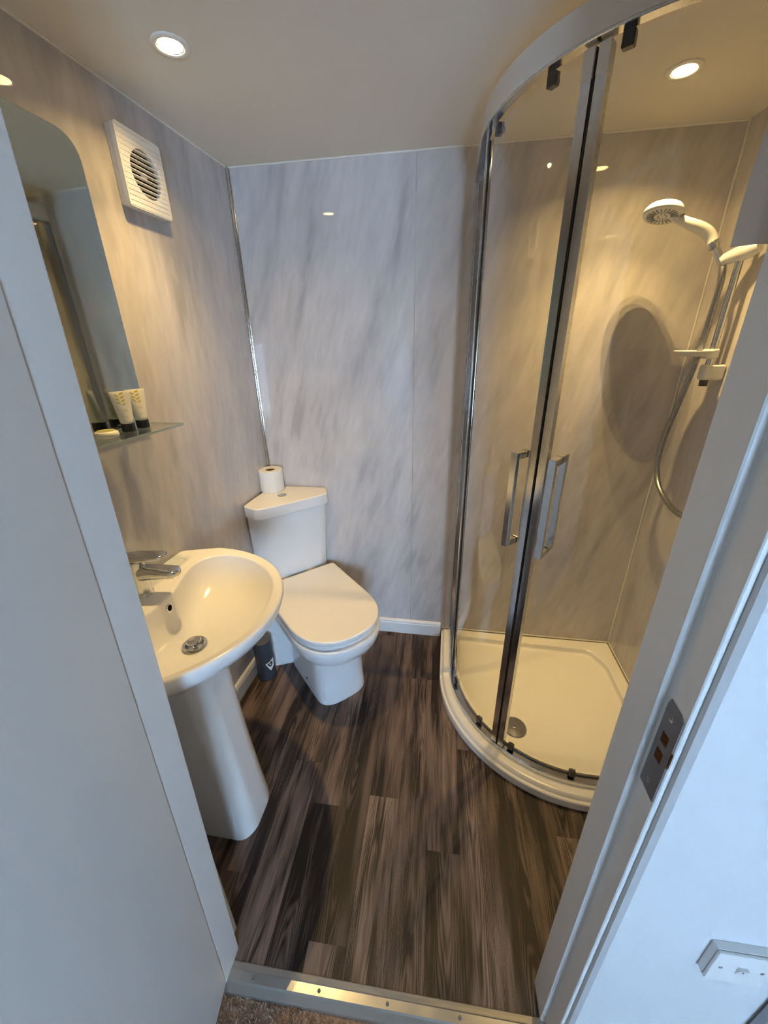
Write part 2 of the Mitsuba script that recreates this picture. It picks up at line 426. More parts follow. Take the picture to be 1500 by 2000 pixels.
# open door leaf, hinged at the left
HD = np.array([0.3868, 0.3644]); dd = np.array([0.17, -0.985]); dd /= np.linalg.norm(dd); dn = np.array([-dd[1], dd[0]])
DL = frame(HD, dd, dn)   # (away from the hinge, towards the visible face, z)
struct('door_1', box(0.0, 0.76, -0.040, 0.0, 0.010, 2.01, 0.003), 'trim_paint', 'white painted flush door leaf standing open at the left', m=LEAN@DL)
hg = []
for z in (0.25, 1.75):
    hg.append(cat(lathe([(0, z-0.045), (0.006, z-0.045), (0.006, z+0.045), (0, z+0.045)], 14, (-0.006, -0.046, 0))))
for h in hg:
    obj('hinge', h, 'satin_metal', 'door_1', 30, m=LEAN@DL)

# threshold strip
th = thing('threshold_strip', 'worn aluminium threshold strip in the doorway between carpet and plank floor', 'threshold')
prof = [(-0.052, -0.006), (-0.050, 0.000), (-0.034, 0.0045), (-0.030, 0.0065), (-0.012, 0.0065), (-0.009, 0.0045), (0.004, 0.0015), (0.006, -0.0003)]
prof = [(a, z) for a, z in prof]
obj('strip', rings_mesh([np.array([[x, a, z] for a, z in prof]) for x in (-0.008, S1+0.016)]), 'aluminium', th, False, m=FW)
for x in (0.08, 0.256, 0.432, 0.61, 0.77):
    obj('screw', lathe([(0.0042, 0.0060), (0.0040, 0.0078), (0.0022, 0.0084), (0.0010, 0.0074), (0, 0.0074)], 14, (x, -0.021, 0)), 'steel_plate', th, 30, m=FW)

# strike plate in the right-hand rebate
sp = thing('strike_plate', 'tarnished steel latch strike plate let into the right door lining', 'strike plate')
SM = FW@frame((S1+0.012, -0.021, 0), (0, 1), (-1, 0))   # (t along the wall depth, out of the lining, z)
SM[:3, 2] = (0, 0, 1)
pz0, pz1 = 0.930, 1.092
outer = sg.Polygon([(-0.018, pz0), (0.016, pz0+0.002), (0.016, pz1-0.012), (0.013, pz1), (-0.010, pz1-0.002), (-0.018, pz1-0.008)])
h1, h2 = sg.box(-0.007, 0.992, 0.007, 1.012), sg.box(-0.007, 1.024, 0.007, 1.042)
pl_ = trimesh.creation.extrude_polygon(outer.difference(h1).difference(h2), 0.0016)
RT = np.array([[1, 0, 0, 0], [0, 0, 1, 0.0], [0, 1, 0, 0], [0, 0, 0, 1.]])


def plate_local(mesh, lift=0.0):
    mesh = mesh.copy(); v = mesh.vertices.copy(); mesh = trimesh.Trimesh(np.c_[v[:, 0], v[:, 2]+lift, v[:, 1]], mesh.faces[:, ::-1], process=False); return mesh


obj('plate', plate_local(pl_, 0.0), 'steel_plate', sp, False, m=SM)
for hz in (h1, h2):
    a, b, c, d = hz.bounds
    obj('mortise', box(a, c, 0.0002, 0.0008, b, d), 'rusty', sp, False, m=SM, label='rusty brown latch opening')
for z in (0.948, 1.068):
    obj('screw', plate_local(lathe([(0.0045, 0.0014), (0.0042, 0.0022), (0.002, 0.0020), (0, 0.0014)], 14, (0.001, z, 0))), 'satin_metal', sp, 30, m=SM)
obj('chipped_edge', cat(box(-0.0212, -0.018, 0.0001, 0.0018, 1.010, 1.030, 0.0005), box(-0.0212, -0.019, 0.0002, 0.0022, 1.004, 1.012, 0.0005)), 'rusty', sp, False, m=SM, label='chipped edge where the paint is gone')

# surface-mounted switch on the hall wall
sw = thing('isolator_switch', 'white surface box with small rocker switch low on the hall wall', 'switch')
bx, bz = 1.012, 0.594
SWM = FW@np.array([[1, 0, 0, bx], [0, 1, 0, -0.055], [0, 0, 1, bz], [0, 0, 0, 1.]])
pt = polygon_round([(-0.043, -0.043), (0.043, -0.043), (0.043, 0.043), (-0.043, 0.043)], 0.004, 4)


def face_out(mesh):   # local (x, y, depth) -> (x, -depth, y)
    v = mesh.vertices; return trimesh.Trimesh(np.c_[v[:, 0], -v[:, 2], v[:, 1]], mesh.faces, process=False)


obj('back_box', face_out(slab(pt, 0, 0.0115, 0.001, 2)), 'white_plastic', sw, 30, m=SWM)
obj('front_plate', face_out(slab(inset(pt, 0.0004), 0.0118, 0.017, 0.0015, 3)), 'white_plastic', sw, 30, m=SWM)
rk = rings_mesh([np.array([[-0.007, -0.011, z0], [0.007, -0.011, z0], [0.007, 0.011, z1], [-0.007, 0.011, z1]]) for z0, z1 in ((0.0165, 0.0165), (0.0175, 0.0215))])
obj('rocker', face_out(rk), 'white_plastic', sw, False, m=SWM)
for x in (-0.030, 0.030):
    obj('screw', face_out(lathe([(0.003, 0.0166), (0.0028, 0.0174), (0.0016, 0.0170), (0, 0.0170)], 14, (x, 0.002, 0))), 'steel_plate', sw, 30, m=SWM)
fanmark = cat(*[face_out(xf(slab(np.c_[0.0016+0.0024*np.cos(np.linspace(0, 6.28, 9)[:-1]), 0.0011*np.sin(np.linspace(0, 6.28, 9)[:-1])], 0.0200, 0.0206, 0.0001, 1), trimesh.transformations.rotation_matrix(a, [0, 0, 1])@trimesh.transformations.translation_matrix([0, 0, 0]))) for a in (0.5, 2.6, 4.7)])
obj('fan_symbol', xf(fanmark, trimesh.transformations.translation_matrix([0, 0, 0.006])), 'print_blue', sw, False, m=SWM, label='small dark fan symbol')

# ------------------------------------------------------------------ downlights


def downlight(x, y, label, strength):
    t = thing('ceiling_downlight', label, 'ceiling light', 'recessed ceiling downlights')
    z = H
    obj('bezel', lathe([(0.043, z+0.0005), (0.043, z-0.0015), (0.041, z-0.0035), (0.034, z-0.0045), (0.030, z-0.0030), (0.0285, z+0.001), (0.0285, z+0.0005)], 48, (x, y, 0)), 'white_plastic', t, 40)
    a = np.linspace(0, 2*np.pi, 40, endpoint=False)
    disc = trimesh.Trimesh(np.vstack([np.c_[x+0.0275*np.cos(a), y+0.0275*np.sin(a), np.full(40, z-0.0012)], [[x, y, z-0.0012]]]), [[40, (i+1) % 40, i] for i in range(40)], process=False)
    k = obj('lamp_face', disc, 'white_plastic', t, False)
    scene[k]['emitter'] = {'type': 'area', 'radiance': rgb(*(LAMP_DISC*LAMP_RGB))}
    for i in range(4):
        b = 2*math.pi*i/4+0.4
        cut, beam, power = (43.0, 4.0, LAMP_NARROW*strength) if i % 2 else (67.0, 6.0, LAMP_WIDE*strength)
        scene[f'{t}_spot_{i}'] = {'type': 'spot', 'to_world': T4().look_at(origin=[x+0.016*math.cos(b), y+0.016*math.sin(b), z-0.006], target=[x+0.016*math.cos(b), y+0.016*math.sin(b), 0], up=[0, 1, 0]),
                                  'intensity': rgb(*(power*LAMP_RGB)), 'cutoff_angle': cut, 'beam_width': beam}


downlight(0.221, 1.138, 'round recessed downlight over the wash basin, left of the two', 0.82)
downlight(1.438, 1.460, 'round recessed downlight inside the shower, right of the two', 1.2)

# ------------------------------------------------------------------ extractor fan
fan = thing('extractor_fan', 'square white extractor fan with slatted round grille high on the left wall', 'extractor fan')
FM = LW.copy()@np.array([[1, 0, 0, 0.505], [0, 1, 0, 0], [0, 0, 1, 1.969], [0, 0, 0, 1.]])


def wall_out(mesh):   # (x, y, depth) -> (-x, depth, y) keeps handedness on a wall whose u runs leftwards
    v = mesh.vertices; return trimesh.Trimesh(np.c_[-v[:, 0], v[:, 2], v[:, 1]], mesh.faces, process=False)


hw_, hh = 0.083, 0.090
rect = polygon_round([(-hw_, -hh), (hw_, -hh), (hw_, hh), (-hw_, hh)], 0.010, 5)
obj('housing', wall_out(slab(inset(rect, 0.002), 0, 0.017, 0.002, 2)), 'white_plastic', fan, 30, m=FM)
circ = sg.Point(0.004, 0.0).buffer(0.056, 48)
plate = trimesh.creation.extrude_polygon(sg.Polygon(rect).difference(circ), 0.012); plate.apply_translation([0, 0, 0.0185])
obj('front_plate', wall_out(plate), 'white_plastic', fan, 30, m=FM)
obj('duct', wall_out(lathe([(0.0555, 0.0172), (0.0555, 0.0176), (0, 0.0176)], 40, (0.004, 0, 0))), 'dark_void', fan, 30, m=FM)
for i in range(9):
    y = -0.048+0.012*i; hwid = math.sqrt(max(0.0560**2-y*y, 0))+0.0005
    obj('slat', wall_out(xf(box(-hwid, hwid, -0.0014, 0.0014, 0.0, 0.0125, 0.0006), trimesh.transformations.translation_matrix([0.004, y, 0.0187]))), 'white_plastic', fan, False, m=FM)
obj('hub', wall_out(box(-0.006, 0.014, -0.006, 0.006, 0.0180, 0.024, 0.001)), 'white_plastic', fan, False, m=FM)
for i in range(15):
    y = -0.084+0.012*i
    w = math.sqrt(max(0.058**2-y*y, 0))
    segs = [(-hw_+0.004, hw_-0.004)] if w <= 0.004 else [(-hw_+0.004, 0.004-w), (0.004+w, hw_-0.004)]
    for a, b in segs:
        if b-a > 0.006:
            obj('rib', wall_out(box(a, b, y-0.0035, y+0.0045, 0.0300, 0.0317, 0.0006)), 'white_plastic', fan, False, m=FM)

# ------------------------------------------------------------------ mirror and shelf
mir = thing('mirror', 'frameless wall mirror with rounded top corners above the glass shelf', 'mirror')
mu0, mu1, mz0, mz1 = 0.698, 1.22, 1.302, 1.985
mp = polygon_round([(-mu1, mz0), (-mu0, mz0), (-mu0, mz1), (-mu1, mz1)], [0, 0, 0.060, 0.060], 12)
obj('glass', wall_out(slab(mp, 0.006, 0.011, 0.001, 1)), 'mirror_silver', mir, 20, m=LW)
obj('backing', wall_out(slab(inset(mp, 0.004), 0.0005, 0.006, 0.0005, 1)), 'dark_plastic', mir, False, m=LW)
shf = thing('glass_shelf', 'clear glass shelf below the mirror on the left wall', 'shelf')
sp_ = polygon_round([(0.690, 0.012), (1.24, 0.012), (1.24, 0.130), (0.690, 0.130)], [0, 0, 0.008, 0.008], 6)
obj('plate', slab(sp_, 1.3055, 1.3110, 0.0008, 1), 'shelf_glass', shf, 20, m=LW)
eo = inset(sp_, -0.0004); rim_ = rings_mesh([np.c_[eo, np.full(len(eo), 1.3052)], np.c_[eo, np.full(len(eo), 1.3113)], np.c_[inset(sp_, 0.0010), np.full(len(eo), 1.3113)], np.c_[inset(sp_, 0.0010), np.full(len(eo), 1.3052)], np.c_[eo, np.full(len(eo), 1.3052)]], False, False)
obj('polished_edge', rim_, 'glass_edge', shf, 20, m=LW, label='pale green polished glass edge')
for u in (0.785, 1.14):
    b = obj('bracket', lathe([(0, 0.0), (0.010, 0.0), (0.010, 0.014), (0.007, 0.020), (0, 0.020)], 20), 'chrome', shf, 30, m=LW@trimesh.transformations.translation_matrix([u, 0.012, 1.314])@trimesh.transformations.rotation_matrix(-math.pi/2, [1, 0, 0]))


def toiletry_tube(u, off, rz, label):
    t = thing('toiletry_tube', label, 'toiletry tube', None)
    n = 48; a = np.linspace(0, 2*np.pi, n, endpoint=False); rings, uvs = [], []
    for k, q in enumerate(np.linspace(0, 1, 14)):
        hwx = 0.0155+0.0095*q**0.9; hwy = 0.0155*(1-q)**0.8+0.0010
        e = 1.0-0.15*q
        rings.append(np.c_[hwx*np.sign(np.cos(a))*np.abs(np.cos(a))**e, hwy*np.sin(a), np.full(n, 0.022+0.083*q)])
        uvs.append(np.c_[np.where(np.sin(a) > 0, np.cos(a), 9.0+np.cos(a)), np.full(n, q)])
    body = rings_mesh(rings); uv = np.vstack(uvs+[[[9, 0]], [[9, 1]]])
    M = LW@trimesh.transformations.translation_matrix([u, off, 1.3113])@trimesh.transformations.rotation_matrix(rz, [0, 0, 1])
    obj('body', body, 'tube_body', t, True, uv=uv, m=M)
    cap = lathe([(0.0150, 0), (0.0165, 0.001), (0.0165, 0.020), (0.0155, 0.0225), (0.010, 0.0235), (0, 0.0235)], 36)
    obj('cap', cap, 'black_rubber', t, 40, m=M, label='black screw cap the tube stands on')
    return t


toiletry_tube(0.822, 0.058, -0.55, 'white toiletry tube with yellow leaves standing on the glass shelf, left of the pair')
toiletry_tube(0.768, 0.056, -0.50, 'white toiletry tube with yellow leaves standing on the glass shelf, nearest the shelf end')
so_ = thing('soap_bar', 'small round cream wrapped soap lying on the glass shelf', 'soap')
SO = LW@trimesh.transformations.translation_matrix([0.905, 0.070, 1.3112])
obj('soap', lathe([(0.022, 0), (0.027, 0.003), (0.028, 0.009), (0.026, 0.015), (0.021, 0.018), (0, 0.0185)], 36), 'cream', so_, 60, m=SO)
obj('sticker', lathe([(0.0205, 0.0184), (0.020, 0.0192), (0, 0.0192)], 36), 'gold_label', so_, 30, m=SO, label='round green gold sticker')

# ------------------------------------------------------------------ wash basin
BC = np.array([0.205, 0.80])           # centre of the bowl in plan (world x, y)
RIM = 0.860
nb = 160
ang = np.linspace(0, 2*np.pi, nb, endpoint=False)


def polar(poly, c):
    """Radius of a star-shaped outline about c in the directions ang."""
    ring = poly.exterior; out = []
    for t in ang:
        ln = sg.LineString([c, (c[0]+2*math.cos(t), c[1]+2*math.sin(t))]); x = ln.intersection(ring)
        g = [x] if x.geom_type == 'Point' else list(getattr(x, 'geoms', [x]))
        out.append(max(np.hypot(q.coords[0][0]-c[0], q.coords[0][1]-c[1]) for q in g))
    return np.array(out)


def wallx(y): return -math.tan(AL)*(D-y)


AX = 0.795
fy = 0.325; fx = 0.350
th_ = np.linspace(-np.pi/2, np.pi/2, 60)
front = np.c_[0.095+fx*np.cos(th_)**0.96, AX+fy*np.sin(th_)]
outer_p = np.vstack([front, [[wallx(1.085)+0.001, AX+0.285], [wallx(0.51)+0.001, AX-0.285]]])
outer_poly = sg.Polygon(polygon_round(outer_p, [0]*60+[0.01, 0.01], 3))
ro = polar(outer_poly, BC)
inner_p = np.array([(0.070, 0.560), (0.130, 0.507), (0.215, 0.512), (0.305, 0.563), (0.375, 0.650), (0.408, 0.745), (0.402, 0.860), (0.362, 0.957), (0.285, 1.030), (0.195, 1.066), (0.118, 1.058), (0.078, 1.010), (0.082, 0.935), (0.100, 0.870), (0.108, 0.795), (0.094, 0.700), (0.070, 0.620)])
from scipy.interpolate import CubicSpline
ip = np.vstack([inner_p, inner_p[:1]]); tt = np.arange(len(ip)); ips = CubicSpline(tt, ip, bc_type='periodic')(np.linspace(0, len(ip)-1, 200))[:-1]
ri = polar(sg.Polygon(ips), BC)
WC = np.array([0.200, 0.768])          # waste


def ringat(r, z, c=BC):
    return np.c_[c[0]+r*np.cos(ang), c[1]+r*np.sin(ang), np.full(nb, z) if np.isscalar(z) else z]


def sm(r):
    return r


ringsb = []
# underside, from the pedestal neck outwards and up
ped_r = polar(sg.Polygon(polygon_round([(0.04, 0.675), (0.245, 0.675), (0.245, 0.84), (0.04, 0.84)], 0.05, 6)), BC)
for q, z in ((0.0, 0.722), (0.25, 0.731), (0.5, 0.747), (0.72, 0.772), (0.88, 0.801), (0.965, 0.826), (0.995, 0.843)):
    r = ped_r*(1-q)+ro*q; ringsb.append(ringat(r, z))
for i in range(5):
    t = math.pi/2*i/4; ringsb.append(ringat(ro-0.010*(1-math.cos(t)), RIM-0.010+0.010*math.sin(t)))
rm = ri+0.014
ringsb.append(ringat(np.minimum(ro-0.016, np.maximum(rm, ri+0.010)), RIM-0.0015))
for i in range(1, 5):
    t = math.pi/2*i/4; ringsb.append(ringat(ri+0.010*(1-math.sin(t)), RIM-0.0015-0.010*(1-math.cos(t))))
rw = 0.023
for q, zq in ((0.05, 0.024), (0.11, 0.045), (0.20, 0.066), (0.34, 0.085), (0.54, 0.099), (0.78, 0.109), (0.94, 0.113)):
    r = (ri)*(1-q)+rw*q
    # bowl rings drift from the opening's centre to the waste, steeper at the back
    c = BC*(1-q)+WC*q
    ringsb.append(np.c_[c[0]+r*np.cos(ang), c[1]+r*np.sin(ang), np.full(nb, RIM-0.0115-zq)])
ringsb.append(np.c_[WC[0]+rw*np.cos(ang), WC[1]+rw*np.sin(ang), np.full(nb, RIM-0.128)])
ringsb.append(np.c_[WC[0]+rw*np.cos(ang), WC[1]+rw*np.sin(ang), np.full(nb, RIM-0.134)])
ba = thing('wash_basin', 'white ceramic wash basin with rounded front on the left wall', 'sink')
obj('bowl', rings_mesh(ringsb), 'ceramic', ba, 50)
zw = RIM-0.1195
wst = obj('waste', lathe([(0.024, zw-0.02), (0.0245, zw-0.001), (0.033, zw+0.0005), (0.034, zw+0.002), (0.031, zw+0.0035), (0.025, zw+0.002), (0.0215, zw-0.010), (0, zw-0.012)], 40, (*WC, 0)), 'chrome', ba, 40, label='chrome waste ring')
obj('plug', lathe([(0.0, zw-0.01), (0.006, zw-0.01), (0.006, zw+0.009), (0.0195, zw+0.010), (0.0205, zw+0.0125), (0.018, zw+0.0155), (0, zw+0.0175)], 36, (*WC, 0)), 'chrome', ba+'__waste', 40)
OV = np.array([0.0, 0.0, 0.0])
# overflow hole, let into the steep back of the bowl: placed where the bowl wall is
bowl_mesh = rings_mesh(ringsb)
loc, _, tri = bowl_mesh.ray.intersects_location([[0.30, 0.815, 0.832]], [[-1, -0.02, -0.03]], multiple_hits=False) if hasattr(bowl_mesh, 'ray') else (np.array([[0.09, 0.84, 0.81]]), 0, [0])
nrm = bowl_mesh.face_normals[tri[0]]; nrm = nrm if nrm[0] > 0 else -nrm
OM = trimesh.geometry.align_vectors([0, 0, 1], nrm); OM[:3, 3] = loc[0]
obj('overflow_ring', lathe([(0.0130, -0.002), (0.0130, 0.0012), (0.0115, 0.0022), (0.0095, 0.0020), (0.0085, 0.0004), (0.0085, -0.002)], 32), 'chrome', ba, 40, m=OM)
obj('overflow_hole', lathe([(0.0086, -0.001), (0.0086, 0.0006), (0, 0.0006)], 24), 'dark_void', ba, 30, m=OM)

# pedestal
pd_rings = []
for z, b, fx_, hw in ((0.0, 0.05, 0.308, 0.096), (0.02, 0.05, 0.306, 0.095), (0.15, 0.05, 0.294, 0.091), (0.35, 0.05, 0.278, 0.088), (0.55, 0.05, 0.266, 0.088), (0.68, 0.05, 0.260, 0.090), (0.7215, 0.05, 0.258, 0.092)):
    pp = polygon_round([(b, -hw), (fx_-0.03, -hw), (fx_, -hw*0.55), (fx_, hw*0.55), (fx_-0.03, hw), (b, hw)], [0.01, 0.06, 0.05, 0.05, 0.06, 0.01], 8)
    pd_rings.append(np.c_[pp[:, 0], pp[:, 1]+0.757, np.full(len(pp), z)])
pd_rings[0][:, :2] = inset(pd_rings[0][:, :2], 0.003)
obj('basin_pedestal', rings_mesh(pd_rings), 'ceramic', None, 40, 'white ceramic pedestal standing on the floor under the wash basin', 'basin pedestal')

# mixer tap
tp = thing('mixer_tap', 'chrome single-lever mixer tap on the back of the wash basin', 'tap')
TX, TY = 0.028, 0.825
obj('body', lathe([(0.0265, RIM-0.001), (0.0265, RIM+0.004), (0.0245, RIM+0.008), (0.0235, RIM+0.05), (0.0235, RIM+0.106), (0.021, RIM+0.110), (0, RIM+0.110)], 36, (TX, TY, 0)), 'chrome', tp, 40)
TM = trimesh.transformations.translation_matrix([TX, TY, 0])@trimesh.transformations.rotation_matrix(0.12, [0, 0, 1])


def bar(secs, zc, n=20):
    """A flat tapering bar along +x: (x, half width, z bottom, z top)."""
    a = np.linspace(0, 2*np.pi, n, endpoint=False); R = []
    for x, hw, z0, z1 in secs:
        R.append(np.c_[np.full(n, x), hw*np.sign(np.cos(a))*np.abs(np.cos(a))**0.6, (z0+z1)/2+(z1-z0)/2*np.sign(np.sin(a))*np.abs(np.sin(a))**0.6])
    m = rings_mesh(R); m.apply_translation([0, 0, zc]); return m


obj('spout', bar([(0.0, 0.021, 0.028, 0.075), (0.03, 0.023, 0.034, 0.074), (0.07, 0.0245, 0.040, 0.070), (0.100, 0.025, 0.042, 0.067), (0.112, 0.0235, 0.043, 0.066), (0.119, 0.015, 0.046, 0.063), (0.121, 0.004, 0.052, 0.057)], RIM+0.019), 'chrome', tp, 50, m=TM)
obj('aerator', lathe([(0.010, RIM+0.059), (0.011, RIM+0.060), (0.011, RIM+0.065), (0, RIM+0.065)], 24, (0.098, 0, 0)), 'satin_metal', tp+'__spout', 40, m=TM)
obj('lever', bar([(-0.032, 0.006, 0.094, 0.106), (-0.028, 0.020, 0.091, 0.110), (0.0, 0.0265, 0.091, 0.113), (0.04, 0.025, 0.095, 0.114), (0.078, 0.0225, 0.100, 0.115), (0.089, 0.017, 0.103, 0.114), (0.094, 0.004, 0.107, 0.111)], RIM+0.019), 'chrome', tp, 50, m=TM)

# ------------------------------------------------------------------ toilet
to = thing('toilet', 'white close-coupled corner toilet with closed lid and triangular cistern', 'toilet')
pan = []
for z, s0, s1, hw, L, p in ((0.0, 0.345, 0.690, 0.122, 0.10, 3.2), (0.012, 0.342, 0.692, 0.124, 0.10, 3.2), (0.10, 0.345, 0.690, 0.122, 0.11, 3.0), (0.19, 0.345, 0.692, 0.122, 0.12, 2.8), (0.235, 0.345, 0.700, 0.125, 0.14, 2.6),
                           (0.255, 0.34, 0.716, 0.136, 0.16, 2.5), (0.280, 0.33, 0.752, 0.160, 0.18, 2.4), (0.31, 0.31, 0.783, 0.180, 0.20, 2.35), (0.345, 0.28, 0.802, 0.193, 0.21, 2.3), (0.378, 0.25, 0.811, 0.199, 0.22, 2.3), (0.396, 0.24, 0.810, 0.199, 0.22, 2.3), (0.403, 0.243, 0.804, 0.193, 0.22, 2.3)):
    pan.append(np.c_[dshape(s0, s1, hw, L, 56, p, 0.012), np.full(56+6+5+6, z)])
obj('pan', rings_mesh(pan), 'ceramic', to, 45, m=TF)
obj('seat', slab(dshape(0.238, 0.800, 0.197, 0.225, 56, 2.3, 0.02), 0.405, 0.424, 0.006, 3), 'seat_plastic', to, 40, m=TF)
obj('lid', slab(dshape(0.236, 0.804, 0.200, 0.228, 56, 2.3, 0.02), 0.4265, 0.450, 0.007, 3), 'seat_plastic', to, 40, m=TF)
for w in (-0.075, 0.075):
    obj('hinge', xf(lathe([(0, -0.02), (0.010, -0.02), (0.010, 0.02), (0, 0.02)], 16), trimesh.transformations.translation_matrix([0.226, w, 0.428])@trimesh.transformations.rotation_matrix(math.pi/2, [1, 0, 0])), 'seat_plastic', to, 40, m=TF)
for w, s in ((-0.1235, 0.52), (0.1235, 0.52)):
    obj('fixing_cap', xf(lathe([(0.007, 0), (0.006, 0.003), (0, 0.004)], 16), trimesh.transformations.translation_matrix([s, w-math.copysign(0.001, w), 0.055])@trimesh.transformations.rotation_matrix(-math.copysign(math.pi/2, w), [1, 0, 0])), 'dark_plastic', to+'__pan', 40, m=TF)


def cist(dl, sf, wf_, r):
    return polygon_round([(0.012, 0.0), (0.012+0.674*dl, -0.722*dl), (sf-0.012, -wf_-0.012), (sf, -wf_+0.02), (sf+0.006, 0), (sf, wf_-0.02), (sf-0.012, wf_+0.012), (0.012+0.688*dl, 0.712*dl)], r, 6)


body = []
for z, dl, sf, wf_ in ((0.404, 0.255, 0.198, 0.150), (0.43, 0.262, 0.212, 0.158), (0.55, 0.268, 0.236, 0.160), (0.70, 0.272, 0.260, 0.160), (0.804, 0.275, 0.274, 0.160), (0.808, 0.272, 0.268, 0.157)):
    body.append(np.c_[cist(dl, sf, wf_, [0.02, 0.012, 0.03, 0.02, 0.1, 0.02, 0.03, 0.012]), np.full(48, z)])
obj('cistern', rings_mesh(body), 'ceramic', to, 40, m=TF)
obj('cistern_lid', slab(cist(0.287, 0.292, 0.166, [0.02, 0.015, 0.035, 0.025, 0.1, 0.025, 0.035, 0.015]), 0.811, 0.866, 0.006, 4), 'ceramic', to, 40, m=TF)
btw = (0.12, 1.630)
obj('flush_button', lathe([(0.0215, 0.865), (0.0215, 0.868), (0.019, 0.8695), (0.0178, 0.8688), (0.0165, 0.8705), (0, 0.8715)], 36, (*btw, 0)), 'chrome', to+'__cistern_lid', 40, label='round chrome flush button')

rl = thing('toilet_roll', 'white toilet roll standing on top of the toilet cistern', 'toilet roll')
RC = (0.045, 1.697)
obj('paper', lathe([(0.0215, 0.8665), (0.0555, 0.8665), (0.057, 0.868), (0.057, 0.970), (0.055, 0.972), (0.0215, 0.971), (0.0215, 0.8665)], 48, (*RC, 0)), 'paper', rl, 40)
obj('core', lathe([(0.0213, 0.8665), (0.0213, 0.9675), (0.0203, 0.9675), (0.0203, 0.8665)], 32, (*RC, 0)), 'cardboard', rl, 40, label='brown cardboard core')
scene_core_floor = None

# boxing across the corner behind the pan
PB = frame((-0.005, 1.385), (math.cos(0.42), math.sin(0.42)), (-math.sin(0.42), math.cos(0.42)))
obj('pipe_boxing', cat(box(0.012, 0.335, 0, 0.012, 0.0, 0.402, 0.001), box(0.012, 0.335, -0.004, 0.0, 0.0, 0.006, 0.001)), 'trim_paint', None, False, 'white boxing panel across the corner behind the toilet pan', 'pipe boxing', m=PB)

# toilet brush pot
pot = thing('toilet_brush_pot', 'dark grey cylindrical toilet brush pot on the floor between basin and toilet', 'toilet brush holder')
PC = (0.050, 1.352); PR = 0.044
obj('pot', lathe([(0.040, 0.0), (0.0425, 0.002), (PR, 0.01), (PR, 0.226), (0.043, 0.229), (0.040, 0.230), (0.040, 0.222)], 44, (*PC, 0)), 'pot_grey', pot, 40)
obj('lid', lathe([(0.0415, 0.222), (0.0415, 0.2285), (0.038, 0.2305), (0.012, 0.2330), (0.010, 0.2340), (0, 0.2345)], 40, (*PC, 0)), 'pot_lid', pot, 40)


def on_pot(mesh, a0, z0, r):   # flat (x, y, lift) wrapped round the pot
    v = mesh.vertices; a = a0+v[:, 0]/PR
    return trimesh.Trimesh(np.c_[PC[0]+(r+v[:, 2])*np.cos(a), PC[1]+(r+v[:, 2])*np.sin(a), z0+v[:, 1]], mesh.faces, process=False)


def fine_slab(poly, h, step=0.004):
    m = trimesh.creation.extrude_polygon(poly, h); return m.subdivide_to_size(step)


kite = sg.Polygon([(-0.024, 0.018), (0.022, 0.034), (0.020, -0.012), (-0.004, -0.030)])
a_cam = math.atan2(0-PC[1], 0.8826-PC[0])+0.50
tgk = obj('tag', on_pot(fine_slab(kite, 0.0008), a_cam, 0.090, PR+0.0002), 'paper', pot, False, label='white kite-shaped label')
tri_ = sg.Polygon([(-0.017, 0.014), (0.010, 0.024), (0.012, 0.006), (-0.002, -0.008)]).difference(sg.Point(-0.001, 0.009).buffer(0.0045))
obj('print', on_pot(fine_slab(tri_, 0.0005), a_cam, 0.090, PR+0.0011), 'dark_plastic', tgk, False)

# ------------------------------------------------------------------ shower tray


def arcpts(r, a0, a1, n):
    t = np.radians(np.linspace(a0, a1, n)); return np.c_[CQ[0]-r*np.cos(t), CQ[1]-r*np.sin(t)]


def quadrant(off, wall=0.0):
    """Outline (counter-clockwise) of the tray, its curved front moved in by off and the wall sides by wall."""
    r = 0.53-off
    return np.vstack([[[CQ[0]-r, D-wall]], arcpts(r, 0, 90, 40), [[W-wall, CQ[1]-r]], [[W-wall, D-wall]]])


ty = thing('shower_tray', 'cream white quadrant shower tray with raised curved rim', 'shower tray')
DC = np.array([1.226, 1.212])
ang_b = ang


def pol2(poly, c):
    return polar(sg.Polygon(poly), c)


tc = np.array([1.36, 1.38])
r0, r1 = pol2(quadrant(0, 0.001), tc), pol2(quadrant(0.008, 0.001), tc)
rin = pol2(polygon_round(np.vstack([[[CQ[0]-0.445, D-0.060]], arcpts(0.445, 2, 88, 30), [[W-0.065, CQ[1]-0.445]], [[W-0.065, D-0.17]], [[W-0.12, D-0.075]]]), [0.03]+[0]*30+[0.03, 0.03, 0.03], 6), tc)
rf = lambda r, z, c=tc: np.c_[c[0]+r*np.cos(ang), c[1]+r*np.sin(ang), np.full(nb, z)]
rr_ = [rf(r0-0.004, 0.0), rf(r0, 0.004), rf(r0, 0.034), rf(r0-0.003, 0.038), rf(r0-0.010, 0.040), rf(r1-0.006, 0.050), rf(r1-0.012, 0.0545), rf(r1-0.020, 0.056), rf(rin+0.020, 0.056), rf(rin+0.006, 0.0550), rf(rin+0.002, 0.0525), rf(rin-0.003, 0.034), rf(rin-0.008, 0.0295), rf(rin-0.030, 0.0275)]
rd = 0.046
for q in (0.35, 0.7, 1.0):
    c = tc*(1-q)+DC*q; r = (rin-0.030)*(1-q)+rd*q; rr_.append(np.c_[c[0]+r*np.cos(ang), c[1]+r*np.sin(ang), np.full(nb, 0.0275-0.0065*q)])
obj('basin', rings_mesh(rr_), 'acrylic', ty, 24)
zd = 0.021
obj('drain_cover', lathe([(0.044, zd-0.001), (0.0485, zd), (0.0495, zd+0.002), (0.046, zd+0.0055), (0.030, zd+0.0085), (0.0125, zd+0.0095), (0.011, zd+0.0085), (0.0105, zd+0.0095), (0.006, zd+0.0105), (0.005, zd+0.009), (0, zd+0.009)], 48, (*DC, 0)), 'chrome', ty, 30, label='round chrome drain cover')
